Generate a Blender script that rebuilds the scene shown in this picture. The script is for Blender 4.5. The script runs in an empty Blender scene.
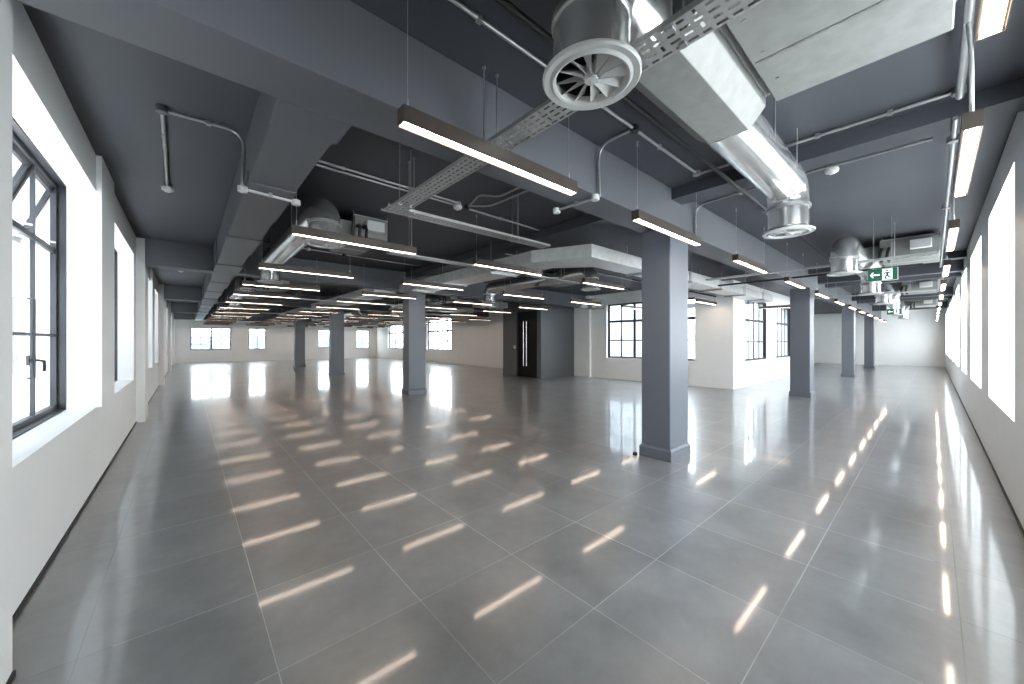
import bpy, math, random
from mathutils import Vector, Matrix
random.seed(7)
PI = math.pi
C = bpy.context.scene.collection
scene = bpy.context.scene

# ------------------------------------------------------------------ materials
def _ramp(nt, fac, stops):
    r = nt.nodes.new('ShaderNodeValToRGB')
    el = r.color_ramp.elements
    el[0].position, el[0].color = stops[0][0], stops[0][1] + (1,)
    el[1].position, el[1].color = stops[-1][0], stops[-1][1] + (1,)
    for p, c in stops[1:-1]:
        e = el.new(p); e.color = c + (1,)
    nt.links.new(fac, r.inputs['Fac'])
    return r.outputs['Color']

def mat(name, col, rough=.6, metal=0., var=.06, scale=6., bump=0., bscale=60., spec=.5, coat=0., rvar=0., aniso=0.):
    m = bpy.data.materials.new(name); m.use_nodes = True
    nt = m.node_tree; b = nt.nodes['Principled BSDF']
    tc = nt.nodes.new('ShaderNodeTexCoord')
    n = nt.nodes.new('ShaderNodeTexNoise'); n.inputs['Scale'].default_value = scale; n.inputs['Detail'].default_value = 4
    nt.links.new(tc.outputs['Object'], n.inputs['Vector'])
    lo = tuple(max(0, c * (1 - var)) for c in col); hi = tuple(min(1, c * (1 + var)) for c in col)
    nt.links.new(_ramp(nt, n.outputs['Fac'], [(.3, lo), (.7, hi)]), b.inputs['Base Color'])
    b.inputs['Roughness'].default_value = rough; b.inputs['Metallic'].default_value = metal
    b.inputs['Specular IOR Level'].default_value = spec; b.inputs['Coat Weight'].default_value = coat
    b.inputs['Anisotropic'].default_value = aniso
    if rvar:
        mr = nt.nodes.new('ShaderNodeMapRange')
        mr.inputs['To Min'].default_value = rough - rvar; mr.inputs['To Max'].default_value = rough + rvar
        nt.links.new(n.outputs['Fac'], mr.inputs['Value']); nt.links.new(mr.outputs[0], b.inputs['Roughness'])
    if bump:
        n2 = nt.nodes.new('ShaderNodeTexNoise'); n2.inputs['Scale'].default_value = bscale
        nt.links.new(tc.outputs['Object'], n2.inputs['Vector'])
        bp = nt.nodes.new('ShaderNodeBump'); bp.inputs['Strength'].default_value = bump; bp.inputs['Distance'].default_value = .002
        nt.links.new(n2.outputs['Fac'], bp.inputs['Height']); nt.links.new(bp.outputs[0], b.inputs['Normal'])
    return m

def emat(name, col, strength, base=(.8, .8, .8)):
    m = bpy.data.materials.new(name); m.use_nodes = True
    nt = m.node_tree; b = nt.nodes['Principled BSDF']
    b.inputs['Base Color'].default_value = base + (1,)
    b.inputs['Emission Color'].default_value = col + (1,)
    b.inputs['Emission Strength'].default_value = strength
    return m

M = {}
M['wall'] = mat('white wall paint', (.89, .885, .865), .55, var=.015, scale=2.5, bump=.08)
M['ceil'] = mat('dark slate ceiling paint', (.044, .047, .056), .55, var=.10, scale=1.2, bump=.1, bscale=30)
M['beam'] = mat('slate beam paint', (.096, .099, .109), .5, var=.05, scale=1.5, bump=.08)
M['column'] = mat('slate blue column paint', (.110, .118, .138), .42, var=.03, scale=2)
M['charcoal'] = mat('charcoal wall paint', (.085, .088, .092), .5, var=.03, scale=2)
M['galv'] = mat('galvanised steel', (.50, .50, .495), .37, 1., var=.14, scale=22, rvar=.07)
M['galvflat'] = mat('galvanised sheet panel', (.22, .22, .21), .6, .4, var=.10, scale=14, rvar=.06)
M['ductskin_lit'] = mat('lamp-lit galvanised duct sheet', (.66, .66, .64), .42, .6, var=.10, scale=10, rvar=.06)  # lamp light on the flat ducts is put into this lighter colour
M['spiral'] = mat('bright spiral duct steel', (.70, .70, .69), .21, .9, var=.08, scale=9, rvar=.05)
M['tray'] = mat('zinc cable tray steel', (.40, .40, .39), .42, .7, var=.1, scale=40)
M['conduit'] = mat('galvanised conduit', (.36, .36, .36), .35, .75, var=.08, scale=30)
M['wire'] = mat('steel suspension wire', (.42, .42, .43), .4, .7, var=.05)
M['bronze'] = mat('dark bronze lamp housing', (.065, .052, .044), .38, .4, var=.08, scale=20)
M['steelblack'] = mat('dark window steel', (.030, .033, .040), .42, .2, var=.1, scale=10)
M['black'] = mat('black rubber insulation', (.012, .012, .013), .6, var=.1)
M['dispaint'] = mat('light grey diffuser enamel', (.42, .42, .41), .38, var=.03)
M['whiteplastic'] = mat('white plastic', (.55, .55, .54), .4, var=.02)
M['doorblack'] = mat('black door laminate', (.006, .006, .007), .6, spec=.2, var=.1)
M['chrome'] = mat('brushed steel handle', (.75, .73, .70), .25, 1., var=.05)
M['skirt'] = mat('dark shadow gap trim', (.02, .02, .022), .6, var=.05)
M['render'] = mat('white outside render', (.30, .32, .34), .7, var=.05, scale=1.5)
M['lamp'] = emat('warm lamp diffuser', (1., .78, .60), 4.6)
M['green'] = emat('backlit green sign', (0., .09, .04), .07, (0., .055, .026))
M['signwhite'] = emat('backlit white sign', (.85, 1., .92), .10)

def glass():
    m = bpy.data.materials.new('window glass'); m.use_nodes = True
    nt = m.node_tree; nt.nodes.clear()
    o = nt.nodes.new('ShaderNodeOutputMaterial'); mx = nt.nodes.new('ShaderNodeMixShader')
    t = nt.nodes.new('ShaderNodeBsdfTransparent'); g = nt.nodes.new('ShaderNodeBsdfGlossy')
    t.inputs[0].default_value = (.95, .975, .98, 1); g.inputs['Roughness'].default_value = .02
    lw_ = nt.nodes.new('ShaderNodeLayerWeight'); lw_.inputs[0].default_value = .5
    pw = nt.nodes.new('ShaderNodeMath'); pw.operation = 'POWER'; pw.inputs[1].default_value = 5; nt.links.new(lw_.outputs['Facing'], pw.inputs[0])
    ml = nt.nodes.new('ShaderNodeMath'); ml.operation = 'MULTIPLY_ADD'; ml.inputs[1].default_value = .55; ml.inputs[2].default_value = .03; nt.links.new(pw.outputs[0], ml.inputs[0])
    nt.links.new(ml.outputs[0], mx.inputs[0]); nt.links.new(t.outputs[0], mx.inputs[1]); nt.links.new(g.outputs[0], mx.inputs[2])
    nt.links.new(mx.outputs[0], o.inputs[0])
    return m
M['glass'] = glass()

TX, TY, TS = .867, 1.673, .6          # floor tile grid origin and size
def floor_mat():
    m = bpy.data.materials.new('polished grey metal floor tiles'); m.use_nodes = True
    nt = m.node_tree; N = nt.nodes; L = nt.links; b = N['Principled BSDF']
    tc = N.new('ShaderNodeTexCoord'); sp = N.new('ShaderNodeSeparateXYZ'); L.new(tc.outputs['Object'], sp.inputs[0])
    def M2(op, a, b2=None, c=None):
        n = N.new('ShaderNodeMath'); n.operation = op
        for i, v in enumerate((a, b2, c)):
            if v is None: continue
            if isinstance(v, (int, float)): n.inputs[i].default_value = v
            else: L.new(v, n.inputs[i])
        return n.outputs[0]
    def line(co, off, w):
        t = M2('DIVIDE', M2('SUBTRACT', co, off), TS)
        fr = M2('FRACT', M2('ADD', t, 50.5))
        dd = M2('ABSOLUTE', M2('SUBTRACT', fr, .5))
        return M2('SUBTRACT', 1., M2('SMOOTHSTEP', dd, w * .5, w) if False else M2('GREATER_THAN', dd, w)), M2('FLOOR', M2('ADD', t, 50.0))
    lx, ix = line(sp.outputs[0], TX, .0033)
    ly, iy = line(sp.outputs[1], TY, .0033)
    # the last full-tile joint by the right wall sits a little further in
    ybord = M2('LESS_THAN', M2('ABSOLUTE', M2('SUBTRACT', sp.outputs[1], -.083)), .0022)
    far_ = M2('GREATER_THAN', sp.outputs[1], 0.)
    ly = M2('MAXIMUM', M2('MULTIPLY', ly, far_), ybord)
    anyl = M2('MAXIMUM', lx, ly)
    # per tile tone
    cb = N.new('ShaderNodeCombineXYZ'); L.new(ix, cb.inputs[0]); L.new(iy, cb.inputs[1])
    wn = N.new('ShaderNodeTexWhiteNoise'); wn.noise_dimensions = '2D'; L.new(cb.outputs[0], wn.inputs['Vector'])
    # cloudy marks
    n1 = N.new('ShaderNodeTexNoise'); n1.inputs['Scale'].default_value = 2.6; n1.inputs['Detail'].default_value = 6; n1.inputs['Roughness'].default_value = .65
    L.new(tc.outputs['Object'], n1.inputs['Vector'])
    n3 = N.new('ShaderNodeTexNoise'); n3.inputs['Scale'].default_value = 14; n3.inputs['Detail'].default_value = 5
    L.new(tc.outputs['Object'], n3.inputs['Vector'])
    tone = M2('ADD', M2('MULTIPLY', n1.outputs['Fac'], .8), M2('ADD', M2('MULTIPLY', wn.outputs['Value'], .14), M2('MULTIPLY', n3.outputs['Fac'], .12)))
    base = _ramp(nt, tone, [(.38, (.130, .133, .136)), (.72, (.225, .228, .231))])
    # pale joints that fade in and out; dark joints along both borders
    n2 = N.new('ShaderNodeTexNoise'); n2.inputs['Scale'].default_value = 1.1; L.new(tc.outputs['Object'], n2.inputs['Vector'])
    fade = N.new('ShaderNodeMapRange'); L.new(n2.outputs['Fac'], fade.inputs['Value'])
    fade.inputs['From Min'].default_value = .38; fade.inputs['From Max'].default_value = .62
    fade.inputs['To Min'].default_value = .25; fade.inputs['To Max'].default_value = 1.
    bx = M2('LESS_THAN', sp.outputs[0], TX - 1.2 + .1); by = M2('LESS_THAN', sp.outputs[1], 0.)
    dark = M2('MAXIMUM', bx, by)
    jc = N.new('ShaderNodeMix'); jc.data_type = 'RGBA'
    L.new(dark, jc.inputs['Factor']); jc.inputs['A'].default_value = (.54, .55, .56, 1); jc.inputs['B'].default_value = (.05, .05, .055, 1)
    mx = N.new('ShaderNodeMix'); mx.data_type = 'RGBA'
    L.new(M2('MULTIPLY', anyl, fade.outputs[0]), mx.inputs['Factor']); L.new(base, mx.inputs['A']); L.new(jc.outputs['Result'], mx.inputs['B'])
    L.new(mx.outputs['Result'], b.inputs['Base Color'])
    rr = N.new('ShaderNodeMapRange'); L.new(n1.outputs['Fac'], rr.inputs['Value'])
    rr.inputs['From Min'].default_value = .3; rr.inputs['From Max'].default_value = .7
    rr.inputs['To Min'].default_value = .285; rr.inputs['To Max'].default_value = .33
    L.new(rr.outputs[0], b.inputs['Roughness'])
    b.inputs['Specular IOR Level'].default_value = .5; b.inputs['IOR'].default_value = 2.0
    b.inputs['Coat Weight'].default_value = .6; b.inputs['Coat Roughness'].default_value = .065; b.inputs['Coat IOR'].default_value = 1.5
    return m
M['floor'] = floor_mat()

def brick_mat():
    m = bpy.data.materials.new('white painted brick'); m.use_nodes = True
    nt = m.node_tree; b = nt.nodes['Principled BSDF']
    tc = nt.nodes.new('ShaderNodeTexCoord'); mp = nt.nodes.new('ShaderNodeMapping'); mp.inputs['Rotation'].default_value = (PI/2, 0, PI/2)
    br = nt.nodes.new('ShaderNodeTexBrick'); nt.links.new(tc.outputs['Object'], mp.inputs[0])
    sp = nt.nodes.new('ShaderNodeSeparateXYZ'); cb = nt.nodes.new('ShaderNodeCombineXYZ')
    nt.links.new(tc.outputs['Object'], sp.inputs[0]); nt.links.new(sp.outputs[1], cb.inputs[0]); nt.links.new(sp.outputs[2], cb.inputs[1])
    nt.links.new(cb.outputs[0], br.inputs['Vector'])
    br.inputs['Scale'].default_value = 1; br.inputs['Brick Width'].default_value = .30; br.inputs['Row Height'].default_value = .10
    br.inputs['Mortar Size'].default_value = .007
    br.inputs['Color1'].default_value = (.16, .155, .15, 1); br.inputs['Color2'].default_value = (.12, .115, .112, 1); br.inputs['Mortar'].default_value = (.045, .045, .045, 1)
    nt.links.new(br.outputs['Color'], b.inputs['Base Color']); b.inputs['Roughness'].default_value = .8
    return m
M['brick'] = brick_mat()

# ------------------------------------------------------------------ mesh builder
class MB:
    def __init__(s): s.v = []; s.f = []
    def box(s, x0, x1, y0, y1, z0, z1):
        n = len(s.v)
        s.v += [(x, y, z) for z in (z0, z1) for (x, y) in ((x0, y0), (x1, y0), (x1, y1), (x0, y1))]
        s.f += [tuple(n + i for i in q) for q in ((3, 2, 1, 0), (4, 5, 6, 7), (0, 1, 5, 4), (1, 2, 6, 5), (2, 3, 7, 6), (3, 0, 4, 7))]
        return s
    def bevbox(s, x0, x1, y0, y1, z0, z1, b=.004):
        # box with chamfered edges
        n = len(s.v); P = []
        for sx, X in ((1, x0), (-1, x1)):
            for sy, Y in ((1, y0), (-1, y1)):
                for sz, Z in ((1, z0), (-1, z1)):
                    P.append([(X, Y + sy*b, Z + sz*b), (X + sx*b, Y, Z + sz*b), (X + sx*b, Y + sy*b, Z)])
        for t in P: s.v += t
        I = lambda ix, iy, iz, a: n + (ix*4 + iy*2 + iz)*3 + a
        F = []
        for ix in (0, 1):
            q = [I(ix, 0, 0, 0), I(ix, 1, 0, 0), I(ix, 1, 1, 0), I(ix, 0, 1, 0)]; F.append(q if ix else q[::-1])
        for iy in (0, 1):
            q = [I(0, iy, 0, 1), I(1, iy, 0, 1), I(1, iy, 1, 1), I(0, iy, 1, 1)]; F.append(q if not iy else q[::-1])
        for iz in (0, 1):
            q = [I(0, 0, iz, 2), I(1, 0, iz, 2), I(1, 1, iz, 2), I(0, 1, iz, 2)]; F.append(q[::-1] if not iz else q)
        for iy in (0, 1):
            for iz in (0, 1): F.append([I(0, iy, iz, 1), I(1, iy, iz, 1), I(1, iy, iz, 2), I(0, iy, iz, 2)])
        for ix in (0, 1):
            for iz in (0, 1): F.append([I(ix, 0, iz, 0), I(ix, 1, iz, 0), I(ix, 1, iz, 2), I(ix, 0, iz, 2)])
            for iy in (0, 1): F.append([I(ix, iy, 0, 0), I(ix, iy, 1, 0), I(ix, iy, 1, 1), I(ix, iy, 0, 1)])
            for iy in (0, 1):
                for iz in (0, 1): F.append([I(ix, iy, iz, 0), I(ix, iy, iz, 1), I(ix, iy, iz, 2)])
        s.f += [tuple(q) for q in F]
        return s
    def prism(s, poly, z0, z1):
        n = len(s.v); k = len(poly)
        s.v += [(x, y, z0) for x, y in poly] + [(x, y, z1) for x, y in poly]
        s.f += [tuple(n + i for i in range(k))[::-1], tuple(n + k + i for i in range(k))]
        s.f += [(n + i, n + (i+1) % k, n + k + (i+1) % k, n + k + i) for i in range(k)]
        return s
    def poly3(s, A, B):
        # loft between two closed loops of equal length, capped
        n = len(s.v); k = len(A); s.v += list(A) + list(B)
        s.f += [tuple(n + i for i in range(k))[::-1], tuple(n + k + i for i in range(k))]
        s.f += [(n + i, n + (i+1) % k, n + k + (i+1) % k, n + k + i) for i in range(k)]
        return s
    def tube(s, pts, r, seg=12, cap=True):
        pts = [Vector(p) for p in pts]; rs = r if isinstance(r, (list, tuple)) else [r]*len(pts)
        n0 = len(s.v); up = None
        for i, p in enumerate(pts):
            t = (pts[min(i+1, len(pts)-1)] - pts[max(i-1, 0)]).normalized()
            if up is None:
                up = Vector((0, 0, 1)) if abs(t.z) < .9 else Vector((1, 0, 0))
            u = (up - t*up.dot(t)).normalized(); w = t.cross(u); up = u
            for k in range(seg):
                a = 2*PI*k/seg
                s.v.append(tuple(p + u*(rs[i]*math.cos(a)) + w*(rs[i]*math.sin(a))))
        for i in range(len(pts)-1):
            for k in range(seg):
                a, b = n0 + i*seg + k, n0 + i*seg + (k+1) % seg
                s.f.append((a, b, b+seg, a+seg))
        if cap:
            s.f.append(tuple(n0 + k for k in range(seg))[::-1]); s.f.append(tuple(n0 + (len(pts)-1)*seg + k for k in range(seg)))
        return s
    def lathe(s, prof, cx=0, cy=0, seg=32, closed=False):
        n0 = len(s.v)
        for r, z in prof:
            for k in range(seg):
                a = 2*PI*k/seg; s.v.append((cx + r*math.cos(a), cy + r*math.sin(a), z))
        m = len(prof)
        for i in range(m if closed else m-1):
            for k in range(seg):
                a, b = n0 + i*seg + k, n0 + i*seg + (k+1) % seg
                c, d = n0 + ((i+1) % m)*seg + k, n0 + ((i+1) % m)*seg + (k+1) % seg
                s.f.append((a, b, d, c))
        return s
    def build(s, name, m, parent=None, smooth=False, bev=0, **kw):
        me = bpy.data.meshes.new(name); me.from_pydata(s.v, [], s.f); me.update()
        import bmesh
        bm = bmesh.new(); bm.from_mesh(me); bmesh.ops.recalc_face_normals(bm, faces=bm.faces); bm.to_mesh(me); bm.free()
        if smooth:
            me.polygons.foreach_set('use_smooth', [True]*len(me.polygons))
            me.set_sharp_from_angle(angle=math.radians(35))
        me.materials.append(M[m])
        o = bpy.data.objects.new(name, me); C.objects.link(o)
        if parent: o.parent = parent
        if bev:
            b = o.modifiers.new('bevel', 'BEVEL'); b.width = bev; b.segments = 2; b.limit_method = 'ANGLE'
        for k, v in kw.items(): o[k] = v
        return o

def tag(o, label, cat=None, group=None, kind=None):
    if label: o['label'] = label
    if cat: o['category'] = cat
    if group: o['group'] = group
    if kind: o['kind'] = kind
    return o
def thing(name, label, cat, loc=(0, 0, 0), rz=0, group=None, kind=None):
    o = bpy.data.objects.new(name, None); C.objects.link(o); o.empty_display_size = .1
    o.location = loc; o.rotation_euler = (0, 0, rz)
    return tag(o, label, cat, group, kind)
_kids = {}
def dup(root, loc, rz=0, label=None, group=None):
    def cp(o, par):
        c = o.copy(); C.objects.link(c); c.parent = par
        for ch in list(o.children): cp(ch, c)
        return c
    r = cp(root, None); r.location = loc; r.rotation_euler = (0, 0, rz)
    if label: r['label'] = label
    if group: r['group'] = group
    return r
ORD = ['first', 'second', 'third', 'fourth', 'fifth', 'sixth', 'seventh', 'eighth', 'ninth', 'tenth', 'eleventh', 'twelfth', 'thirteenth', 'fourteenth', 'fifteenth']
def arc(c, r, a0, a1, ax, ay, n=6):
    c = Vector(c); ax = Vector(ax); ay = Vector(ay)
    return [tuple(c + ax*(r*math.cos(a0 + (a1-a0)*i/n)) + ay*(r*math.sin(a0 + (a1-a0)*i/n))) for i in range(n+1)]

# ------------------------------------------------------------------ room shell
ZC = 2.92
XL, YR = -.6, -.4          # left window wall plane, right window wall plane
YF, XE = 29.2, 28.3        # far wall, corridor end wall
WT = .38                   # window wall thickness
XI, XI2, YI = 10.9, 11.3, 3.5
YB = 9.6

fl = MB().box(XL-WT, XE+.3, YR-WT, YF+.3, -.12, 0).build('floor', 'floor', kind='structure')
c = MB()
c.box(XL-WT, XI+.3, YR-WT, YF+.3, ZC, ZC+.25)
c.box(XI+.3, XE+.3, YR-WT, YI+.3, ZC, ZC+.25)
c.box(18.7, XE+.3, YI+.3, YB+.3, ZC, ZC+.25)
c.box(XI+.3, XI2+.3, 8.9, YF+.3, ZC, ZC+.25)
c.build('ceiling', 'ceil', kind='structure')

def wall_y(name, x0, x1, ya, yb, ops, zt=ZC, m='wall'):
    """wall slab running along Y between y=ya..yb; ops = (y0,y1,z0,z1)"""
    b = MB(); y = ya
    for (o0, o1, z0, z1) in sorted(ops):
        b.box(x0, x1, y, o0, 0, zt); b.box(x0, x1, o0, o1, 0, z0); b.box(x0, x1, o0, o1, z1, zt); y = o1
    b.box(x0, x1, y, yb, 0, zt)
    return b
def wall_x(name, y0, y1, xa, xb, ops, zt=ZC):
    b = MB(); x = xa
    for (o0, o1, z0, z1) in sorted(ops):
        b.box(x, o0, y0, y1, 0, zt); b.box(o0, o1, y0, y1, 0, z0); b.box(o0, o1, y0, y1, z1, zt); x = o1
    b.box(x, xb, y0, y1, 0, zt)
    return b

PIERS = [1.72, 8.28, 14.62, 20.98, 27.3]
LW = [(.0, 1.55), (2.5, 4.86), (5.65, 7.95), (9.05, 11.3), (12.05, 14.3), (15.4, 17.65), (18.4, 20.7), (21.75, 24.0), (24.8, 27.05)]  # first opening is out of view, added to bring in daylight
lw = wall_y('wall_left', XL-WT, XL, YR-WT, YF, [(a, b, .70, 2.60) for a, b in LW])
for q in (4.86, 11.3, 17.65, 24.0): lw.box(XL, XL+.035, q, q+.76, .70, ZC)
for p in PIERS: lw.box(XL, XL+.10, p, p+(.60 if p < 2 else .62), 0, ZC)
lw.build('wall_left', 'wall', kind='structure')
RW = [(1.65 + 2.95*i, 1.65 + 2.95*i + 1.97) for i in range(9)]
RW[1] = (4.62, 6.55); RW[2] = (7.5, 9.48)
rw = wall_x('wall_right', YR-WT, YR, XL, XE+.3, [(a, b, .68, 2.62) for a, b in RW])
rw.build('wall_right', 'wall', kind='structure')
FW = [(.16, 2.09, .78, 2.10), (2.99, 3.94, .78, 2.12), (7.1, 7.9, .85, 2.1), (9.75, 10.75, .75, 2.12)]
wall_x('wall_far', YF, YF+.3, XL-WT, XI2+.3, FW).build('wall_far', 'wall', kind='structure')
wall_y('wall_corridor_end', XE, XE+.3, YR, YB+.3, []).build('wall_corridor_end', 'wall', kind='structure')
wall_x('wall_back', YB, YB+.3, 18.7, XE, []).build('wall_back', 'wall', kind='structure')
IW = [(4.49, 7.45, .72, 2.55)]
b = wall_y('w', XI, XI+.3, YI, 8.8, IW); b.box(XI-.1, XI, 8.1, 8.8, 0, ZC)
b.build('wall_inner', 'wall', kind='structure')
CW = [(11.82, 13.85, .72, 2.5), (14.94, 16.85, .72, 2.5)]
wall_x('w', YI, YI+.3, XI+.3, 18.7, CW).build('wall_corridor', 'wall', kind='structure')
wall_y('w', 18.7, 19.0, YI, YB, []).build('wall_block_end', 'wall', kind='structure')
IW2 = [(18.1, 20.95, .78, 2.62), (24.2, 26.9, .78, 2.5)]
wall_y('w', XI2, XI2+.3, 10.8, YF, IW2).build('wall_inner_far', 'wall', kind='structure')

# dark entrance lobby box with a black door
XB = 9.04
b = wall_y('w', XB, XB+.12, 8.8, 10.8, [(8.97, 10.02, 0, 2.36)]); b.f = b.f
b.build('wall_lobby_front', 'charcoal', kind='structure')
MB().box(XB+.12, XI2, 8.8, 8.92, 0, ZC).build('wall_lobby_side', 'charcoal', kind='structure')
MB().box(XB+.12, XI2, 10.68, 10.8, 0, ZC).build('wall_lobby_back', 'charcoal', kind='structure')
MB().box(XI2, XI2+.3, 8.8, 10.8, 0, ZC).build('wall_lobby_inside', 'charcoal', kind='structure')
d = thing('door_1', 'black entrance door with two tall steel pull handles in the charcoal lobby wall', None, (XB+.06, 9.495, 0), kind='structure')
leaf = MB().bevbox(0, .045, -.505, .505, .01, 2.345, .003).build('door_leaf', 'doorblack', d)
for yy in (.02, .17):
    h = MB().tube([(-.06, yy, .40), (-.06, yy, 2.0)], .014, 10)
    for zz in (.55, 1.85): h.tube([(-.06, yy, zz), (.0, yy, zz)], .009, 8)
    tag(h.build('door_handle', 'chrome', leaf, smooth=True), 'tall brushed steel pull handle')
fr = MB(); fr.box(-.07, .05, .505, .525, 0, 2.36); fr.box(-.07, .05, -.525, -.505, 0, 2.36); fr.box(-.07, .05, -.505, .505, 2.345, 2.36)
fr.build('door_frame', 'steelblack', d)
cr = thing('card_reader', 'small white card reader on the charcoal wall left of the black door', 'card reader', (XB, 10.13, 1.08))
crc = MB().bevbox(-.025, 0, -.045, .045, -.06, .06, .006).build('casing', 'whiteplastic', cr)
MB().bevbox(-.029, -.025, -.025, .025, .005, .035, .001).build('sensor_window', 'black', crc)

# dark shadow-gap skirtings
MB().box(XL, XL+.008, PIERS[0]+.60, PIERS[1], 0, .022).build('baseboard_left', 'skirt', kind='structure')
MB().box(XL, XL+.008, PIERS[1]+.62, YF, 0, .02).build('baseboard_left', 'skirt', kind='structure')
MB().box(XL+.10, XL+.108, PIERS[0], PIERS[0]+.60, 0, .022).build('baseboard_pier', 'skirt', kind='structure')
MB().box(XL, XE, YR, YR+.008, 0, .022).build('baseboard_right', 'skirt', kind='structure')

# ceiling beams
BY = [(1.85, 2.17), (8.26, 8.58), (14.6, 14.92), (20.96, 21.28), (27.28, 27.6)]
xe = [XE, XI, XI2, XI2, XI2]
NB = ['nearest thick slate beam running from the left pier over the front column', 'second thick slate beam across the open floor', 'third slate beam across the open floor',
      'fourth slate beam across the open floor', 'farthest slate beam before the end wall']
for i, (a, b_) in enumerate(BY):
    tag(MB().box(XL + .10, xe[i], a, b_, 2.5, ZC).build('ceiling_beam', 'beam', bev=.004), NB[i], None, None, 'structure')
for j, x0 in enumerate((3.9, 10.5, 17.9, 24.6)):
    ys = [(YR, BY[0][0])] + ([(BY[i][1], BY[i+1][0]) for i in range(4)] if x0 < 5 else [])
    for (a, b_) in ys:
        tag(MB().box(x0, x0+.24, a, b_, 2.80, ZC).build('ceiling_rib', 'ceil'), None, None, None, 'structure')
for x0 in (11.5, 12.45, 17.2, 18.5, 23.7): tag(MB().box(x0, x0+.2, YR, BY[0][0], 2.68, ZC).build('ceiling_rib', 'ceil'), None, None, None, 'structure')
# boxed longitudinal beam parallel to the left wall, with cover plates
for i in range(5):
    a = BY[i][1]; b_ = BY[i+1][0] if i < 4 else YF
    bb = MB(); bb.box(.36, .68, a, b_, 2.52, ZC)
    L = b_ - a
    bb.box(.345, .70, a, a+.28, 2.50, ZC)
    if i < 4: bb.box(.345, .70, b_-.75, b_, 2.50, ZC)
    for t in (.30, .62): bb.box(.352, .688, a+L*t-.5, a+L*t+.5, 2.508, 2.6)
    tag(bb.build('ceiling_downstand', 'beam', bev=.003), None, None, None, 'structure')

# ------------------------------------------------------------------ windows
wn = [0]
def window(cx, cy, rz, w, z0, z1, cols, rows, label, dark='steelblack', pane_depth=0, vents=(), casements=(), bar=.022, handles=()):
    """steel window; local x across the opening, local y pointing outdoors"""
    wn[0] += 1
    r = thing('window_%d' % wn[0], label, None, (cx, cy, 0), rz, kind='structure')
    h = w/2; f = MB(); T = .05; D = .034
    f.box(-h, h, 0, D, z0, z0+T); f.box(-h, h, 0, D, z1-T, z1); f.box(-h, -h+T, 0, D, z0+T, z1-T); f.box(h-T, h, 0, D, z0+T, z1-T)
    for (a_, b_, c_, d_) in ((-h, h, z0, z0+.012), (-h, h, z1-.012, z1), (-h, -h+.012, z0+.012, z1-.012), (h-.012, h, z0+.012, z1-.012)): f.box(a_, b_, -.045, 0, c_, d_)
    f.build('window_frame', dark, r)
    g = MB(); xs = [-h + w*i/cols for i in range(1, cols)]
    for i, x in enumerate(xs):
        t = bar*(2. if (cols == 4 and i == 1) or (cols > 4 and i % 2 == 1) else 1)
        g.box(x-t/2, x+t/2, .006, .030, z0+T, z1-T)
    for z in rows:
        t = bar*1.9 if z == rows[-1] and len(rows) > 1 else bar
        xx = [-h+T] + xs + [h-T]
        for a, b_ in zip(xx[:-1], xx[1:]): g.box(a+.002, b_-.002, .007, .029, z-t/2, z+t/2)
    g.build('glazing_bars', dark, r)
    p = MB(); xx = [-h] + xs + [h]; zz = [z0] + list(rows) + [z1]
    for i in range(len(xx)-1):
        for k in range(len(zz)-1):
            if (i, k) in vents: continue
            p.box(xx[i]+.01, xx[i+1]-.01, .016, .020, zz[k]+.01, zz[k+1]-.01)
    p.build('window_pane', 'glass', r)
    for (i, k) in vents:
        # top-hung vent pushed outwards
        a, b_ = xx[i]+.02, xx[i+1]-.02; H = zz[k+1]-zz[k]-.06
        v = bpy.data.objects.new('window_vent', None); C.objects.link(v); v.parent = r; v.location = (0, .03, zz[k+1]-.05); v.rotation_euler = (math.radians(20), 0, 0)
        q = MB(); q.box(a, a+.03, -.015, .015, -H, 0); q.box(b_-.03, b_, -.015, .015, -H, 0); q.box(a+.03, b_-.03, -.015, .015, -.03, 0); q.box(a+.03, b_-.03, -.015, .015, -H, -H+.035)
        q.build('vent_frame', dark, v)
        MB().box(a+.03, b_-.03, -.002, .002, -H+.035, -.03).build('vent_pane', 'glass', v)
        MB().tube([((a+b_)/2, -.04, zz[k]+.03), ((a+b_)/2, .22, zz[k]+.06)], .007, 6).build('vent_stay', 'wire', r)
    for x, z in handles:
        q = MB(); q.tube([(x, 0, z+.42), (x, -.03, z+.42), (x, -.03, z-.12), (x, 0, z-.12)], .008, 8)
        q.tube([(x, -.01, z), (x, -.05, z), (x+.10, -.055, z-.01), (x+.115, -.055, z-.05), (x+.10, -.055, z-.08)], .009, 8)
        q.box(x-.02, x+.02, -.012, .0, z-.035, z+.035)
        q.build('window_handle', dark, r, smooth=True)
    return r
FXL = XL - .215
for i, (a, b_) in enumerate(LW):
    nm = ['', 'nearest tall black steel window in the left wall, with tilted top vents', 'second tall black steel window in the left wall'][i] if i < 3 else '%s tall black steel window along the left wall' % ORD[i-1]
    window(FXL, (a+b_)/2, PI/2, b_-a, .70, 2.60, 4, (1.33, 2.03), nm or 'unseen black steel window behind the near left pier, added for daylight', vents=((2, 2), (3, 2), (0, 2)) if i in (1, 2) else (), handles=((.38, 1.15),) if i == 1 else ())
for i, (a, b_) in enumerate(RW):
    window((a+b_)/2, YR-.28, PI, b_-a, .68, 2.62, 4, (1.33, 2.03), '%s tall window along the right wall' % ORD[i])
for i, (a, b_, z0, z1) in enumerate(FW):
    window((a+b_)/2, YF+.06, 0, b_-a, z0, z1, 4 if i == 0 else 2, ((z0+z1)/2+.1,), ['wide dark-framed window at the left of the far end wall', 'narrower window second from the left in the far end wall', 'third window in the far end wall, between the columns', 'rightmost window of the far end wall'][i], bar=.04)
a, b_, z0, z1 = IW[0]
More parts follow.
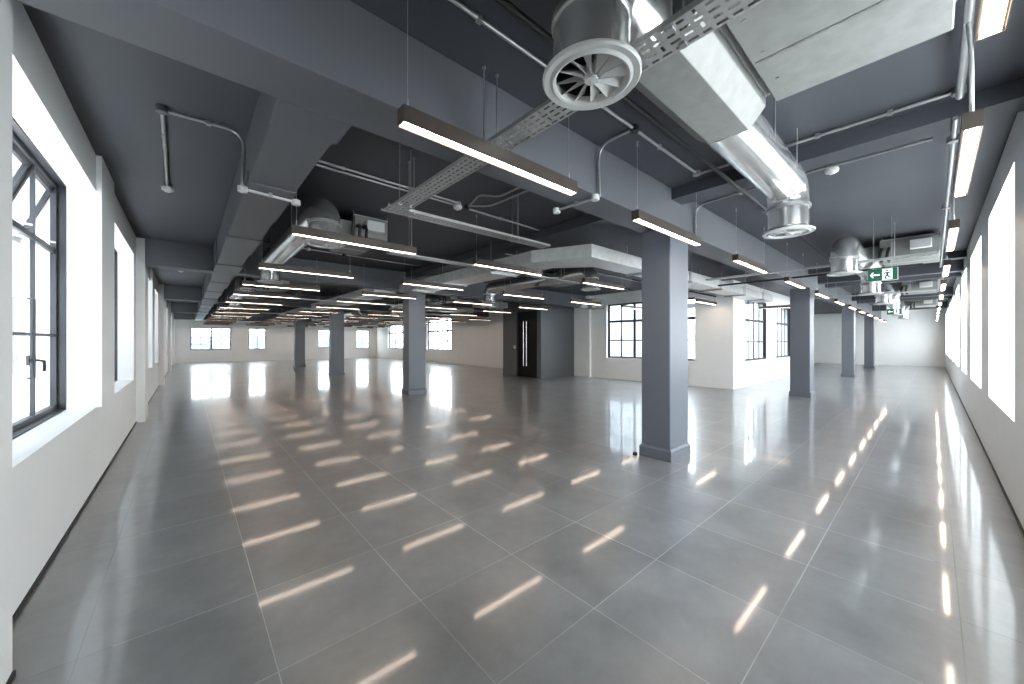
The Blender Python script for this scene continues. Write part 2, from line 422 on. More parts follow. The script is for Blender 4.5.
window(XI+.12, (a+b_)/2, -PI/2, b_-a, z0, z1, 6, (1.32, 1.96), 'wide black steel window behind the front column', bar=.042)
for i, (a, b_, z0, z1) in enumerate(CW):
    window((a+b_)/2, YI+.05, 0, b_-a, z0, z1, 4, (1.27, 1.9), ['black steel window just right of the white corner', 'second black steel window right of the white corner, partly hidden by a column'][i], bar=.038)
for i, (a, b_, z0, z1) in enumerate(IW2):
    window(XI2+.1, (a+b_)/2, -PI/2, b_-a, z0, z1, 5, (1.3, 1.9), ['tall black steel window right of the second column, far back', 'farthest tall dark window beside the second column'][i], bar=.06)

# outside: white brick neighbour on the left, white light well, pale office block beyond the far wall
nb = thing('brick_building', 'white painted brick building seen through the left windows', 'building', (-3.6, 9, -3))
MB().box(-.4, 0, -11, 26, 0, 11.5).build('brick_wall', 'brick', nb)
MB().bevbox(-.45, .08, -11, 26, 11.5, 11.65, .02).build('coping', 'render', nb)
ob = thing('office_building', 'pale office block seen through the far end windows', 'building', (3, 38, -3))
MB().box(-9, 14, 0, 4, 0, 3.4).build('lower_storey', 'render', ob)
M['blueglass'] = mat('blue grey office glazing', (.06, .09, .12), .15, var=.1, scale=.6)
M['paleblue'] = mat('pale blue facade panel', (.17, .23, .28), .4, var=.05, scale=.6)
MB().box(-9, 14, .1, 4, 3.4, 4.6).build('glazing', 'paleblue', ob)
g = MB()
for k in range(16): g.box(-8.9+k*1.45, -8.55+k*1.45, .0, .1, 3.4, 4.6)
g.box(-9, 14, -.05, .1, 4.0, 4.1)
g.build('mullions', 'blueglass', ob)
MB().box(-9, 14, 0, 4, 4.6, 5.2).build('parapet', 'render', ob)
# courtyard ground inside the light well
MB().box(XI+.3, 18.7, YI+.3, YB, -.12, 0.0).build('floor_courtyard', 'render', kind='structure')
MB().box(XI2+.3, 18.7, YB, YB+.3, -.12, 6.).build('wall_courtyard', 'render', kind='structure')
# ------------------------------------------------------------------ columns
def column_at(x, y, wx, wy, label):
    t = thing('column', label, 'column', (x, y, 0), group='slate columns carrying the beams')
    MB().bevbox(0, wx, 0, wy, .13, 2.5, .006).build('shaft', 'column', t)
    p = MB(); e = .018; e2 = .008
    A = [(-e, -e, .105), (wx+e, -e, .105), (wx+e, wy+e, .105), (-e, wy+e, .105)]
    B = [(-e2*.2, -e2*.2, .13), (wx+e2*.2, -e2*.2, .13), (wx+e2*.2, wy+e2*.2, .13), (-e2*.2, wy+e2*.2, .13)]
    p.box(-e, wx+e, -e, wy+e, 0, .105); p.poly3(A, B)
    p.build('plinth', 'column', t)
column_at(3.85, 1.84, .44, .33, 'large slate column nearest the camera, with a plinth, right of centre')
column_at(3.98, 8.26, .44, .33, 'second slate column back on the open floor, left of centre')
column_at(4.0, 14.6, .44, .33, 'third slate column back on the open floor')
column_at(4.05, 20.96, .44, .33, 'farthest thin-looking slate column on the open floor')
column_at(10.6, 1.84, .45, .37, 'second slate column along the right-hand aisle, beside the window corner')
column_at(17.75, 1.85, .44, .33, 'third slate column along the right-hand aisle')
column_at(24.4, 1.85, .44, .33, 'farthest slate column along the right-hand aisle')
th = thing('cable_outlet', 'small black floor outlet stub beside the front column plinth', 'outlet', (3.80, 2.22, 0))
MB().lathe([(0, .03), (.02, .03), (.026, .022), (.026, 0)], seg=16).build('cap', 'black', th, smooth=True)

# ------------------------------------------------------------------ lamps
LL = 1.23
def make_lamp():
    t = thing('pendant_lamp', '', 'lamp')
    w, h = .033, .078
    b = MB(); b.box(0, LL, -w, w, .012, h); b.box(0, LL, -w, -w+.004, 0, .012); b.box(0, LL, w-.004, w, 0, .012); b.box(0, .004, -w+.004, w-.004, 0, .012); b.box(LL-.004, LL, -w+.004, w-.004, 0, .012)
    b.build('housing', 'bronze', t)
    MB().box(.005, LL-.005, -w+.011, w-.011, .002, .010).build('diffuser', 'lamp', t)
    for x in (.035, LL-.05):
        q = MB().tube([(x, 0, h), (x, 0, h+.05)], .005, 8); q.tube([(x, 0, h+.05), (x, 0, ZC-2.27-.03)], .0018, 6); q.tube([(x, 0, ZC-2.27-.04), (x, 0, ZC-2.27)], .008, 8)
        q.build('suspension_wire', 'wire', t)
    return t
ZL = 2.27
lamp0 = make_lamp(); used = False
def put_lamp(x, y, rz, label, group):
    global used
    if not used:
        used = True; lamp0.location = (x, y, ZL); lamp0.rotation_euler = (0, 0, rz); lamp0['label'] = label; lamp0['group'] = group; return lamp0
    return dup(lamp0, (x, y, ZL), rz, label, group)
XS = [.73, 2.74, 5.05, 7.45, 9.85, 12.15, 14.45, 16.75, 19.05, 21.35, 23.65, 25.95]
for i, x in enumerate(XS):
    put_lamp(x, 1.6, 0, 'pendant lamp, %s from the camera in the row before the nearest beam' % ORD[i], 'lamps in front of the nearest beam')
for i, x in enumerate(XS):
    put_lamp(x, -.122, 0, 'pendant lamp, %s from the camera in the row beside the right window wall' % ORD[i], 'lamps beside the right window wall')
YS = [3.9, 6.0, 7.95, 9.7, 11.7, 13.8, 15.9, 18.0, 20.0, 22.3, 24.3, 26.3, 28.4]
XR = [.73, 2.78, 5.03, 7.25, 9.55]
for j, y in enumerate(YS):
    for i, x in enumerate(XR):
        if i == 4 and 7.9 < y < 12.5: continue
        put_lamp(x, y, 0, 'lamp, %s from the left in the %s row behind the nearest beam' % (ORD[i], ORD[j]), '%s lamp row behind the nearest beam' % ORD[j])
put_lamp(13.2, 2.3, PI/2, 'single crosswise pendant lamp in front of the corridor windows', 'crosswise lamp')

# ------------------------------------------------------------------ air conditioning
def make_diffuser(R=.2, z=0, top=.40, r=.155):
    """swirl diffuser, local z=0 at the underside of the flange, with a drop duct"""
    t = thing('air_diffuser', '', 'air diffuser')
    f = MB().lathe([(R*.72, .008), (R*.735, .0), (R*.78, -.004), (R*.84, .004), (R*.97, .0), (R, .006), (R, .014), (R*.8, .02), (R*.72, .03)], seg=48, closed=True)
    fo = f.build('flange', 'dispaint', t, smooth=True)
    MB().lathe([(R*.73, .07), (0.001, .07)], seg=32).build('backing', 'black', t)
    for k in range(12):
        a0 = 2*PI*k/12
        def P(rr, a, zz): return (rr*math.cos(a), rr*math.sin(a), zz)
        ri, ro = R*.13, R*.72; wi, wo = .16, .17
        A = [P(ri, a0+.20, .004), P(ri, a0-.20, .040), P(ro, a0-.21, .040), P(ro, a0+.13, .004)]
        B = [(p[0], p[1], p[2]+.003) for p in A]
        MB().poly3(A, B).build('vane', 'dispaint', fo)
    MB().lathe([(0.001, -.002), (R*.13, .0), (R*.15, .01), (R*.15, .05)], seg=20).build('hub', 'dispaint', fo, smooth=True)
    prof = [(r, .012)]
    for zz in (.03,): prof += [(r, zz), (r+.006, zz+.006), (r, zz+.012)]
    prof += [(r, top)]
    d = MB().lathe(prof, seg=40); d.lathe([(r-.003, .012), (r-.003, top)], seg=40)
    d.build('drop_duct', 'spiral', t, smooth=True)
    return t
ZD = 2.23; ZAX = 2.64; RD = .15
diff0 = make_diffuser(.2, top=.22)
dused = False
def put_diffuser(x, y, z, label, group, scale=1):
    global dused
    if not dused: dused = True; o = diff0; o.location = (x, y, z); o['label'] = label; o['group'] = group
    else: o = dup(diff0, (x, y, z), random.random(), label, group)
    return o
def spiral_tube(b, pts, r):
    b.tube(pts, r, 36, cap=False)
def ringed(path, r, every=9):
    """resample a path and add small raised seams"""
    P = [Vector(p) for p in path]; out = []; rs = []
    for a, b_ in zip(P[:-1], P[1:]):
        L = (b_-a).length; n = max(1, int(round(L/every)))
        for i in range(n):
            base = a.lerp(b_, i/n); d_ = (b_-a).normalized()
            out += [base]; rs += [r]
    out.append(P[-1]); rs.append(r)
    return out, rs
def air_set(ox, oy, rz, zd, who, hood=True, L=2.95, fan=True, dz2=None, s1=.95, rd1=.15, fx=.10, fw=1.17):
    """two diffusers fed by a round duct from a fan coil unit; local x along the duct, unit on local -y"""
    R = Matrix.Rotation(rz, 3, 'Z')
    def W(x, y): v = R @ Vector((x, y, 0)); return ox+v.x, oy+v.y
    zb = zd if dz2 is None else dz2
    x, y = W(0, 0); dd = put_diffuser(x, y, zd, 'nearer round swirl diffuser of the pair %s' % who, 'swirl diffusers'); dd.scale = (s1, s1, 1 if s1 > .94 else 1)
    x, y = W(L, 0); put_diffuser(x, y, zb, 'farther round swirl diffuser of the pair %s' % who, 'swirl diffusers').scale = (.95, .95, 1)
    t = thing('spiral_duct', 'shiny round steel duct joining two diffusers, %s' % who, 'duct', (ox, oy, 0), rz)
    er = .155
    def elbow(xc, s, z0):    # vertical from the diffuser, bending towards +x (s=1) or -x (s=-1)
        return [(xc, 0, z0+.21)] + arc((xc+s*er, 0, ZAX-er), er, PI, PI/2, (s, 0, 0), (0, 0, 1), 7)
    x1 = fx+.28 if hood else None; x2 = fx+fw-.02
    e1 = elbow(0, 1, zd); e2 = elbow(L, -1, zb)[::-1]
    if hood:
        p, r_ = ringed(e1 + [(x1, 0, ZAX)], rd1); MB().tube(p, r_, 40).build('near_elbow', 'spiral', t, smooth=True)
        p, r_ = ringed([(x2, 0, ZAX)] + e2, RD); MB().tube(p, r_, 40).build('far_elbow', 'spiral', t, smooth=True)
    else:
        p, r_ = ringed(e1 + e2, RD); MB().tube(p, r_, 40).build('duct_run', 'spiral', t, smooth=True)
    for xx, z0, RC in ((0, zd, rd1), (L, zb, RD)):
        MB().lathe([(RC, z0+.20), (RC+.012, z0+.205), (RC+.012, z0+.225), (RC, z0+.23)], xx, 0, 36).build('duct_collar', 'galv', t, smooth=True)
    for xx in ((x2+.5, x2+1.1) if hood else (.8, 2.2)):
        for sg in (-1, 1): MB().tube([(xx, sg*(RD+.002), ZAX-.02), (xx, sg*(RD+.002), ZC)], .004, 6).build('hanger_rod', 'wire', t)
    if fan:
        u = thing('fan_coil_unit', 'flat galvanised fan coil unit, %s' % who, 'air conditioning unit', (ox, oy, 0), rz)
        x0, x1_ = fx, fx+fw
        ya, yb_ = (-.90, -.27) if hood else (-.92, -.50)
        if not hood: x0 = .6; x1_ = 1.7
        MB().bevbox(x0, x1_, ya, yb_, 2.60, 2.86, .006).build('casing', 'galvflat', u)
        if hood:
            A = [(x0+.25, -.27, 2.66), (x0+.25, -.225, 2.65), (x0+.25, -.222, 2.60), (x0+.25, -.14, 2.50), (x0+.25, .07, 2.50), (x0+.25, .15, 2.56), (x0+.25, .16, 2.82), (x0+.25, -.27, 2.84)]
            B = [(x1_, y_, z_) for (_, y_, z_) in A]
            MB().poly3(A, B).build('plenum_box', 'galvflat', u, bev=.004)
        else:
            MB().bevbox(x0+.1, x1_-.1, yb_, -.12, 2.62, 2.80, .004).build('plenum_box', 'galvflat', u)
        sm = MB()
        for xx in (x0+.35, x0+.75): sm.box(xx, xx+.012, ya+.02, yb_-.02, 2.597, 2.601)
        for k in range(4): sm.tube([(x0+.2+.25*k, yb_-.06, 2.600), (x0+.2+.25*k, yb_-.06, 2.597)], .008, 8)
        sm.build('seams', 'galv', u)
        MB().bevbox(x0-.10, x0-.002, ya+.08, ya+.30, 2.67, 2.80, .006).build('control_box', 'whiteplastic', u)
        for k, yy in enumerate((yb_-.03, yb_-.11)):
            MB().tube([(x0, yy, 2.72), (x0-.07, yy, 2.72), (x0-.13, yy+.01, 2.66), (x0-.14, yy+.02, 2.58), (x0-.12, yy, 2.53), (x0-.04, yy, 2.52), (x0+.02, yy, 2.56)], .019, 10).build('insulated_hose', 'black', u, smooth=True)
        for xx in (x0+.03, x1_-.03):
            for yy in (ya-.006, yb_+(.004 if not hood else -.03)):
                MB().tube([(xx, yy, 2.70 if yy < -.4 and yy == ya-.006 or not hood else 2.86), (xx, yy, ZC)], .004, 6).build('hanger_rod', 'wire', u)
            MB().box(xx-.02, xx+.02, ya-.012, yb_, 2.862, 2.872).build('mounting_strut', 'wire', u)

# right aisle row
air_set(1.132, .842, 0, 2.25, 'nearest the camera in the right aisle', L=2.84, dz2=2.23, s1=.9, rd1=.135, fx=.14)
air_set(6.98, .83, 0, 2.23, 'second along the right aisle', L=3.4, fx=1.25)
air_set(13.3, .83, 0, 2.23, 'third along the right aisle', L=3.3, fx=.9)
air_set(19.5, .83, 0, 2.23, 'farthest along the right aisle', L=3.3, fx=.9)
# open floor columns
air_set(1.07, 4.15, PI/2, 2.28, 'left, before the second beam', hood=False, L=3.3)
air_set(1.07, 10.4, PI/2, 2.28, 'left, before the third beam', hood=True, L=3.1)
air_set(1.07, 16.6, PI/2, 2.28, 'left, before the fourth beam', hood=True, L=3.1)
air_set(5.9, 4.4, PI/2, 2.28, 'mid floor, before the second beam', hood=False, L=3.2)
air_set(5.9, 10.4, PI/2, 2.28, 'mid floor, before the third beam', hood=True, L=3.1)
air_set(5.9, 16.6, PI/2, 2.28, 'mid floor, before the fourth beam', hood=True, L=3.1)

# flat rectangular ducts
def flat_duct(poly, z0, z1, seams, label):
    t = thing('flat_duct', label, 'duct', (0, 0, 0))
    MB().prism(poly, z0, z1).build('duct_body', 'ductskin_lit', t, bev=.004)
    for q in seams:
        MB().box(*q, z0-.006, z1+.006).build('joint_flange', 'galv', t)
        cx, cy = (q[0]+q[1])/2, (q[2]+q[3])/2
        if q[1]-q[0] > q[3]-q[2]:
            for x in (q[0]-.01, q[1]+.01): MB().tube([(x, cy+.05, z0-.02), (x, cy+.05, ZC)], .004, 6).build('hanger_rod', 'wire', t)
            MB().box(q[0]-.02, q[1]+.02, cy+.04, cy+.06, z0-.028, z0-.002).build('support_channel', 'wire', t)
        else:
            for y in (q[2]-.01, q[3]+.01): MB().tube([(cx+.05, y, z0-.02), (cx+.05, y, ZC)], .004, 6).build('hanger_rod', 'wire', t)
            MB().box(cx+.04, cx+.06, q[2]-.02, q[3]+.02, z0-.028, z0-.002).build('support_channel', 'wire', t)
P1 = [(3.72, 8.22), (3.76, 3.85), (4.10, 3.04), (10.4, 3.02), (12.6, 3.02), (12.6, 3.44), (4.7, 3.44), (4.29, 3.9), (4.25, 8.22)]
flat_duct(P1, 2.42, 2.60, [(3.74, 4.28, 4.7, 4.73), (3.73, 4.27, 6.2, 6.23), (3.72, 4.26, 7.5, 7.53), (5.6, 5.63, 3.025, 3.445), (7.1, 7.13, 3.02, 3.445), (8.6, 8.63, 3.02, 3.445), (10.1, 10.13, 3.015, 3.445), (11.6, 11.63, 3.015, 3.445)], 'wide flat galvanised duct turning a corner behind the front column')
for (a, b_, n) in ((8.66, 14.52, 'second'), (14.98, 20.88, 'third')):
    flat_duct([(3.3, a), (3.84, a), (3.84, b_), (3.3, b_)], 2.42, 2.60, [(3.295, 3.845, a+.9+1.3*k, a+.93+1.3*k) for k in range(4)], 'flat galvanised duct running away in the %s bay' % n)
for (x0, x1, y0, y1, n) in ((7.4, 8.6, 10.0, 10.5, 'beyond the second beam, left of the lobby'), (6.9, 8.9, 12.5, 13.0, 'in front of the far inner window'), (7.3, 9.6, 16.4, 16.9, 'near the far inner window'), (.9, 2.4, 23.0, 23.5, 'in the last bay near the left wall'), (5.5, 8.0, 23.5, 24.0, 'in the last bay near the middle')):
    flat_duct([(x0, y0), (x1, y0), (x1, y1), (x0, y1)], 2.46, 2.66, [(x0+.3, x0+.33, y0-.005, y1+.005), (x1-.4, x1-.37, y0-.005, y1+.005)], 'short flat galvanised duct %s' % n)

# wall-corner spigot box
sb = thing('duct_spigot', 'short bright duct stub hanging near the dark lobby wall', 'duct', (8.3, 6.6, 0))
MB().tube([(0, 0, 2.37), (.35, 0, 2.37)], .14, 28).build('spigot', 'spiral', sb, smooth=True)
MB().bevbox(.34, .9, -.2, .2, 2.24, 2.5, .005).build('plenum_box', 'galvflat', sb)
MB().tube([(.6, .15, 2.5), (.6, .15, ZC)], .004, 6).tube([(.6, -.15, 2.5), (.6, -.15, ZC)], .004, 6).build('hanger_rod', 'wire', sb)

# ------------------------------------------------------------------ cable trays
def cable_tray(x, y, z, L, rz, w, label, rods=(), rows=3, cell=.05):
    t = thing('cable_tray', label, 'cable tray', (x, y, z), rz)
    b = MB(); n = int(L/cell); pw = w/rows; k0 = 0
    V = {}
    def v(px, py):
        key = (round(px, 5), round(py, 5))
        if key not in V: V[key] = len(b.v); b.v.append((px, py, 0))
        return V[key]
    for i in range(n):
        for j in range(rows):
            x0 = i*cell; y0 = -w/2 + j*pw; x1, y1 = x0+cell, y0+pw
            if (i+j) % 2: hx, hy = .019, .0065
            else: hx, hy = .015, .0065
            cx, cy = (x0+x1)/2, (y0+y1)/2 
            if (j % 2) and i % 3 == 0: hx, hy = .006, .014
            a0, a1, c0, c1 = cx-hx, cx+hx, cy-hy, cy+hy
            O = [v(x0, y0), v(x1, y0), v(x1, y1), v(x0, y1)]; I = [v(a0, c0), v(a1, c0), v(a1, c1), v(a0, c1)]
            for q in range(4): b.f.append((O[q], O[(q+1) % 4], I[(q+1) % 4], I[q]))
    o = b.build('tray_bed', 'tray', t)
    s = o.modifiers.new('solid', 'SOLIDIFY'); s.thickness = .0015
    for sgn in (-1, 1):
        MB().box(0, n*cell, sgn*w/2-.001, sgn*w/2+.001, 0, .022).build('side_rail', 'tray', t)
    for (a, sgn) in rods:
        r = MB().tube([(a, sgn*(w/2-.025), -.01), (a, sgn*(w/2-.025), ZC-z)], .0045, 8); r.box(a-.012, a+.012, sgn*(w/2-.025)-.014, sgn*(w/2-.025)+.014, -.012, -.004)
        r.tube([(a, sgn*(w/2-.025), ZC-z-.02), (a, sgn*(w/2-.025), ZC-z)], .011, 8)
        r.build('hanger_rod', 'conduit', t)
    return t
cable_tray(1.375, -.38, 2.42, 3.4, PI/2, .15, 'perforated steel cable tray crossing above the nearest lamp', rods=((1.01, 1), (1.01, -1), (2.14, 1), (2.14, -1), (3.3, 1), (3.3, -1)), rows=4)
cable_tray(1.27, 3.10, 2.42, 2.05, 0, .15, 'perforated cable tray leading right from the corner behind the nearest beam', rods=((.25, 1), (.25, -1), (1.5, 1), (1.5, -1)), rows=3)
cable_tray(1.9, 4.52, 2.39, 1.75, 0, .12, 'short cable tray behind the first lamp row, left of the flat duct', rods=((.3, 1), (.3, -1)), rows=2)
cable_tray(4.32, 4.52, 2.39, 1.3, 0, .12, 'cable tray behind the first lamp row, right of the flat duct', rods=((.9, 1), (.9, -1)), rows=2)
cable_tray(7.32, -.05, 2.42, 2.9, PI/2, .12, 'cable tray crossing the right aisle before the second column', rods=((.4, 1), (.4, -1), (2.2, 1), (2.2, -1)), rows=3)
cable_tray(12.6, -.05, 2.42, 2.6, PI/2, .15, 'cable tray crossing the right aisle beyond the second column', rods=((.4, 1), (2.2, 1)), rows=3)
cable_tray(2.2, 10.9, 2.38, 8, 0, .15, 'long cable tray crossing the second bay of the open floor', rods=((.5, 1), (2.6, 1), (5.6, 1)), rows=3)
cable_tray(2.2, 17.2, 2.38, 8, 0, .15, 'long cable tray crossing the third bay of the open floor', rods=((.5, 1), (2.6, 1), (5.6, 1)), rows=3)

# ------------------------------------------------------------------ conduits, boxes and detectors
def conduit(pts, label, r=.0125, m='conduit', clips=(), boxes=(), bend=.07, name='conduit'):
    P = [Vector(p) for p in pts]; out = [P[0]]
    for i in range(1, len(P)-1):
        a, b_, c_ = P[i-1], P[i], P[i+1]; d1 = (a-b_).normalized(); d2 = (c_-b_).normalized()
        k = min(bend[i-1] if isinstance(bend, tuple) else bend, (a-b_).length*.45, (c_-b_).length*.45)
        s, e = b_+d1*k, b_+d2*k
        for t in range(6):
            u = t/5; out.append(s*(1-u)**2 + b_*2*u*(1-u) + e*u*u)
    out.append(P[-1])
    t = thing(name, label, 'conduit' if name == 'conduit' else 'pipe', (0, 0, 0))
    pr = MB().tube(out, r, 12).build('pipe_run', m, t, smooth=True)
    for (x, y, z) in clips:
        MB().box(x-.014, x+.014, y-.014, y+.014, z-.017, z+.02).build('saddle_clip', 'conduit', pr)
    for (x, y, z, mm) in boxes:
        MB().lathe([(.001, z-.022), (.030, z-.022), (.034, z-.018), (.034, z+.02), (.001, z+.02)], x, y, 20).build('junction_box', mm, t, smooth=True)
    return t
ZK = 2.895
conduit([(.3, 1.5, ZK), (2.56, 1.5, ZK), (3.68, 1.5, ZK)], 'long straight galvanised conduit on the ceiling above the nearest lamps', clips=((1.1, 1.5, ZK), (1.6, 1.5, ZK), (2.95, 1.5, ZK)), boxes=((2.56, 1.5, ZK, 'black'), (3.68, 1.5, ZK, 'conduit')))
conduit([(2.55, 1.53, ZK), (2.55, 1.825, ZK), (2.57, 1.825, 2.48), (2.55, 2.28, 2.482)], 'conduit curving down the nearest beam and under its soffit', r=.011, clips=((2.55, 2.05, 2.484),), bend=(.14, .015), boxes=((2.55, 2.28, 2.478, 'whiteplastic'), (2.56, 1.86, 2.478, 'whiteplastic')))
conduit([(3.71, 1.48, ZK), (3.74, -.09, ZK)], 'conduit crossing the ceiling beside the shallow rib toward the right wall', clips=((3.725, .6, ZK), (3.73, .2, ZK)), boxes=((3.74, -.11, ZK, 'conduit'),))
conduit([(.75, -.112, 2.84), (3.7, -.112, 2.84)], 'thick galvanised conduit above the lamps nearest the right wall', r=.019, clips=((2.85, -.112, 2.84),))
conduit([(3.9, -.10, 2.79), (28.2, -.10, 2.79)], 'long conduit run above the lamps along the right window wall', r=.014, clips=[(4.4+k*1.2, -.10, 2.795) for k in range(19)], boxes=((4.3, -.10, 2.79, 'conduit'), (6.4, -.10, 2.79, 'conduit')))
conduit([(2.86, -.112, 2.84), (2.78, -.12, 2.62), (2.82, -.122, 2.35)], 'flexible pale cable dropping to the second lamp by the right wall', r=.008, m='whiteplastic', name='lamp_cable')
conduit([(.70, 3.62, ZK), (2.38, 3.66, ZK)], 'left of two parallel conduits behind the nearest beam', clips=((1.1, 3.63, ZK), (1.8, 3.645, ZK)))
conduit([(.70, 3.72, ZK), (2.38, 3.74, ZK)], 'right of two parallel conduits behind the nearest beam', r=.010)
conduit([(2.52, 3.62, ZK), (2.42, 3.30, ZK), (2.62, 3.2, ZK), (2.62, 2.2, ZK)], 'conduit doubling back from the black junction box to the nearest beam', r=.010)
conduit([(2.52, 3.66, ZK), (2.72, 3.5, ZK), (2.76, 2.2, ZK)], 'curved conduit from the black junction box toward the nearest beam', r=.010)
conduit([(2.55, 3.74, ZK), (3.85, 3.78, ZK)], 'conduit going right from the black junction box behind the nearest beam', clips=((3.1, 3.755, ZK),), boxes=((2.53, 3.70, ZK, 'black'),))
conduit([(-.13, 3.55, ZK), (.335, 3.52, ZK), (.325, 3.56, 2.49)], 'conduit crossing the ceiling by the left wall then dropping down the boxed beam', bend=.12, clips=((.12, 3.535, ZK),), boxes=((-.13, 3.55, ZK, 'beam'),))
conduit([(.33, 3.60, 2.485), (.70, 3.64, 2.485)], 'short white conduit under the boxed beam', r=.011, m='whiteplastic', boxes=((.33, 3.60, 2.482, 'whiteplastic'), (.71, 3.64, 2.482, 'whiteplastic')), clips=((.52, 3.62, 2.49),))
conduit([(-.13, 3.59, ZK), (-.15, 5.22, ZK)], 'straight conduit on the left ceiling leading to the smoke detector', clips=((-.135, 3.95, ZK), (-.137, 4.2, ZK)))
conduit([(4.45, 1.83, 2.50), (4.45, 1.83, 2.86), (4.45, .9, 2.89), (4.45, .0, 2.89)], 'conduit rising up the beam right of the front column and turning along the ceiling', r=.012, bend=.12, clips=((4.45, 1.83, 2.62),))
conduit([(4.47, 1.35, 2.89), (6.6, 1.35, 2.89)], 'conduit branching right along the aisle ceiling beyond the front column', r=.012, clips=((5.0, 1.35, 2.89), (5.6, 1.35, 2.89)), boxes=((4.47, 1.35, 2.885, 'conduit'), (5.3, 1.35, 2.885, 'conduit')))
conduit([(.9, 1.25, 2.775), (3.4, 1.25, 2.775), (9.5, 1.25, 2.775)], 'black insulated pipe along the right aisle ceiling', r=.017, m='black', name='insulated_pipe')
conduit([(8.3, .1, 2.44), (8.3, 2.95, 2.44)], 'black pipe crossing above the second aisle column', r=.017, m='black', name='insulated_pipe')
conduit([(4.2, 5.0, 2.6), (8.4, 5.05, 2.6)], 'black pipe in the first bay right of the flat duct', r=.02, m='black', name='insulated_pipe')
conduit([(6.6, 3.9, 2.5), (10.8, 3.9, 2.5)], 'black pipe running to the wall above the wide inner window', r=.016, m='black', name='insulated_pipe')
conduit([(.35+.36, 7.2, ZK), (3.85, 7.3, ZK)], 'conduit on the ceiling just before the second beam', r=.011, boxes=((2.2, 7.25, ZK, 'black'), (1.6, 7.22, ZK, 'whiteplastic')))
for k, (y, n) in enumerate(((5.2, 'first'), (11.4, 'second'), (18.9, 'third'))):
    conduit([(4.2, y, ZK), (10.7, y+.1, ZK)], 'ceiling conduit across the %s bay right of the columns' % n, r=.012, boxes=((6.9, y+.04, ZK, 'whiteplastic'),))

def detector(x, y, z, label, arm=None):
    t = thing('smoke_detector', label, 'smoke detector', (x, y, z))
    MB().lathe([(.001, -.045), (.022, -.045), (.03, -.036), (.046, -.030), (.052, -.018), (.052, 0), (.001, 0)], seg=28).build('sensor_head', 'whiteplastic', t, smooth=True)
    MB().lathe([(.001, 0), (.04, 0), (.04, ZC-z), (.001, ZC-z)], seg=20).build('base', 'conduit', t, smooth=True)
    return t
detector(-.15, 5.28, 2.885, 'white smoke detector on the left ceiling before the second beam')
detector(2.40, 3.70, 2.875, 'white smoke detector beside the black junction box behind the nearest beam')
detector(4.15+.35, .62, 2.88, 'white smoke detector just right of the elbow duct in the right aisle')
detector(-.1, 11.2, 2.885, 'small detector on the ceiling between the second and third beams by the left wall')
detector(1.9, 1.25, 2.885, 'small white detector on the ceiling just beyond the nearest diffuser')
# ------------------------------------------------------------------ emergency exit signs
def exit_sign(x, y, z, w, h, label):
    t = thing('exit_sign', label, 'exit sign', (x, y, z), group='green exit signs')
    # local: faces -x; left in the picture is +y
    MB().bevbox(0, .018, -w/2, w/2, 0, h, .003).build('casing', 'whiteplastic', t)
    gp = MB().box(-.002, 0, -w/2+.004, w/2-.004, .004, h-.004).build('green_panel', 'green', t)
    def flat(poly, d0, d1, nm, m):
        b = MB(); A = [(d0, -w/2 + (1-u)*w, v*h) for u, v in poly]; B = [(d1, p[1], p[2]) for p in A]; b.poly3(A, B); return b.build(nm, m, gp)
    flat([(.08, .5), (.17, .72), (.21, .72), (.155, .55), (.41, .55), (.41, .45), (.155, .45), (.21, .28), (.17, .28)], -.004, -.002, 'arrow', 'signwhite')
    flat([(.49, .08), (.49, .92), (.82, .92), (.82, .08)], -.004, -.002, 'doorway', 'signwhite')
    def lim(b, pts, r):
        for (u0, v0), (u1, v1) in zip(pts[:-1], pts[1:]):
            y0, z0, y1, z1 = -w/2+(1-u0)*w, v0*h, -w/2+(1-u1)*w, v1*h
            dx, dz = y1-y0, z1-z0; L = math.hypot(dx, dz); nx, nz = -dz/L*r, dx/L*r
            A = [(-.006, y0+nx, z0+nz), (-.006, y1+nx, z1+nz), (-.006, y1-nx, z1-nz), (-.006, y0-nx, z0-nz)]
            b.poly3(A, [(-.004, p[1], p[2]) for p in A])
    b = MB(); r = h*.045
    lim(b, [(.66, .68), (.655, .42)], r*1.5)
    lim(b, [(.66, .66), (.58, .62), (.545, .50)], r*.8); lim(b, [(.66, .66), (.73, .58), (.77, .62)], r*.8)
    lim(b, [(.65, .42), (.59, .30), (.615, .12)], r); lim(b, [(.66, .42), (.71, .28), (.79, .22)], r)
    cy, cz = -w/2+(1-.645)*w, .80*h
    A = [(-.006, cy+.07*h*math.cos(a), cz+.07*h*math.sin(a)) for a in [2*PI*k/14 for k in range(14)]]
    b.poly3(A, [(-.004, p[1], p[2]) for p in A])
    b.build('running_figure', 'green', gp)
    q = MB()
    for yy in (-w*.3, w*.3): q.tube([(.009, yy, h), (.009, yy, ZC-z)], .002, 6)
    q.build('suspension_wire', 'wire', t)
exit_sign(6.9, .44, 2.08, .285, .165, 'nearer green exit sign with a left arrow, hanging in the right aisle')
exit_sign(15.6, .75, 2.07, .31, .17, 'green exit sign farther along the right aisle')

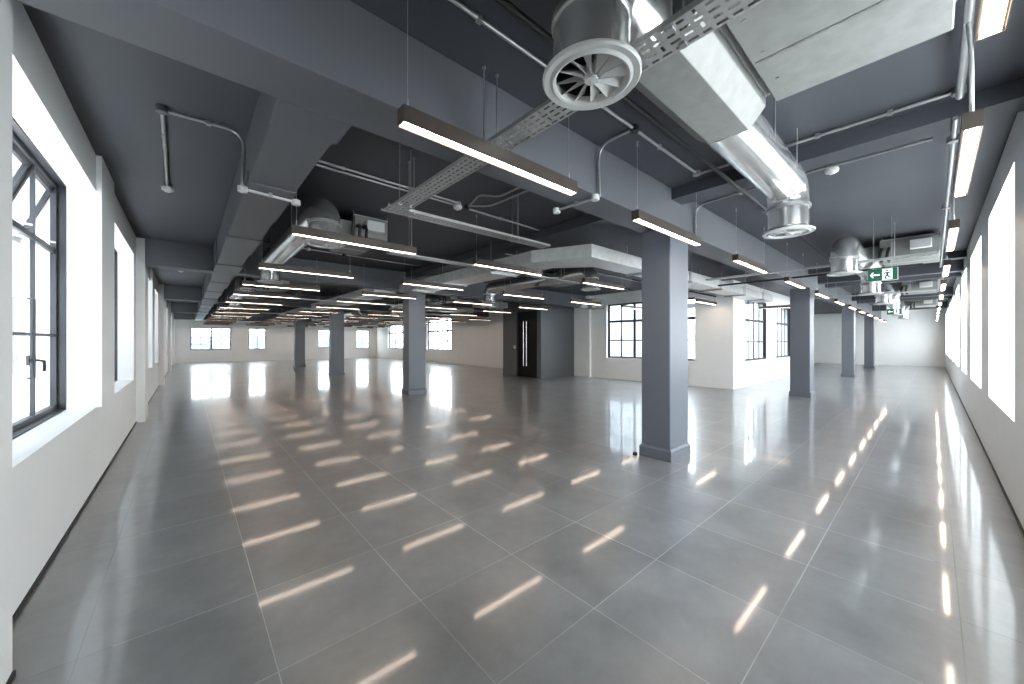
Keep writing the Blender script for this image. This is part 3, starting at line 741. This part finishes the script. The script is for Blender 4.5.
# ------------------------------------------------------------------ light
w = bpy.data.worlds.new('World'); scene.world = w; w.use_nodes = True
nt = w.node_tree; bg = nt.nodes['Background']
tc = nt.nodes.new('ShaderNodeTexCoord'); sp = nt.nodes.new('ShaderNodeSeparateXYZ'); nt.links.new(tc.outputs['Generated'], sp.inputs[0])
nt.links.new(_ramp(nt, sp.outputs['Z'], [(0., (.92, .96, 1.)), (1., (.74, .86, 1.))]), bg.inputs['Color'])
bg.inputs['Strength'].default_value = 3.1
def portal(x, y, z, sx, sz, rot):
    l = bpy.data.lights.new('window_portal', 'AREA'); l.shape = 'RECTANGLE'; l.size = sx; l.size_y = sz
    l.cycles.is_portal = True
    o = bpy.data.objects.new('window_portal', l); C.objects.link(o); o.location = (x, y, z); o.rotation_euler = rot
for a, b_ in LW: portal(XL-WT-.02, (a+b_)/2, 1.65, b_-a, 1.9, (PI/2, 0, -PI/2))
for a, b_ in RW: portal((a+b_)/2, YR-WT-.02, 1.65, b_-a, 1.94, (PI/2, 0, PI))
for a, b_, z0, z1 in FW: portal((a+b_)/2, YF+.32, (z0+z1)/2, b_-a, z1-z0, (PI/2, 0, 0))
a, b_, z0, z1 = IW[0]; portal(XI+.32, (a+b_)/2, (z0+z1)/2, b_-a, z1-z0, (PI/2, 0, PI/2))
for a, b_, z0, z1 in CW: portal((a+b_)/2, YI+.32, (z0+z1)/2, b_-a, z1-z0, (PI/2, 0, 0))
for a, b_, z0, z1 in IW2: portal(XI2+.32, (a+b_)/2, (z0+z1)/2, b_-a, z1-z0, (PI/2, 0, PI/2))

# ------------------------------------------------------------------ camera
cam = bpy.data.cameras.new('Camera'); co = bpy.data.objects.new('Camera', cam); C.objects.link(co)
th_ = .721
co.location = (0, 0, 1.28); co.rotation_euler = (PI/2, 0, -th_)
cam.sensor_fit = 'HORIZONTAL'; cam.sensor_width = 36; cam.lens = 36*370/1024; cam.shift_y = -.6/1024; cam.clip_start = .02; cam.clip_end = 200
scene.camera = co
vs = scene.view_settings
vs.view_transform = 'Standard'; vs.look = 'None'; vs.gamma = 1; vs.use_curve_mapping = False; vs.exposure = 2.55
cy = scene.cycles
cy.use_denoising = True; cy.max_bounces = 8; cy.diffuse_bounces = 5; cy.glossy_bounces = 4; cy.transparent_max_bounces = 12
cy.sample_clamp_indirect = 8; cy.caustics_reflective = False; cy.caustics_refractive = False; cy.blur_glossy = .5
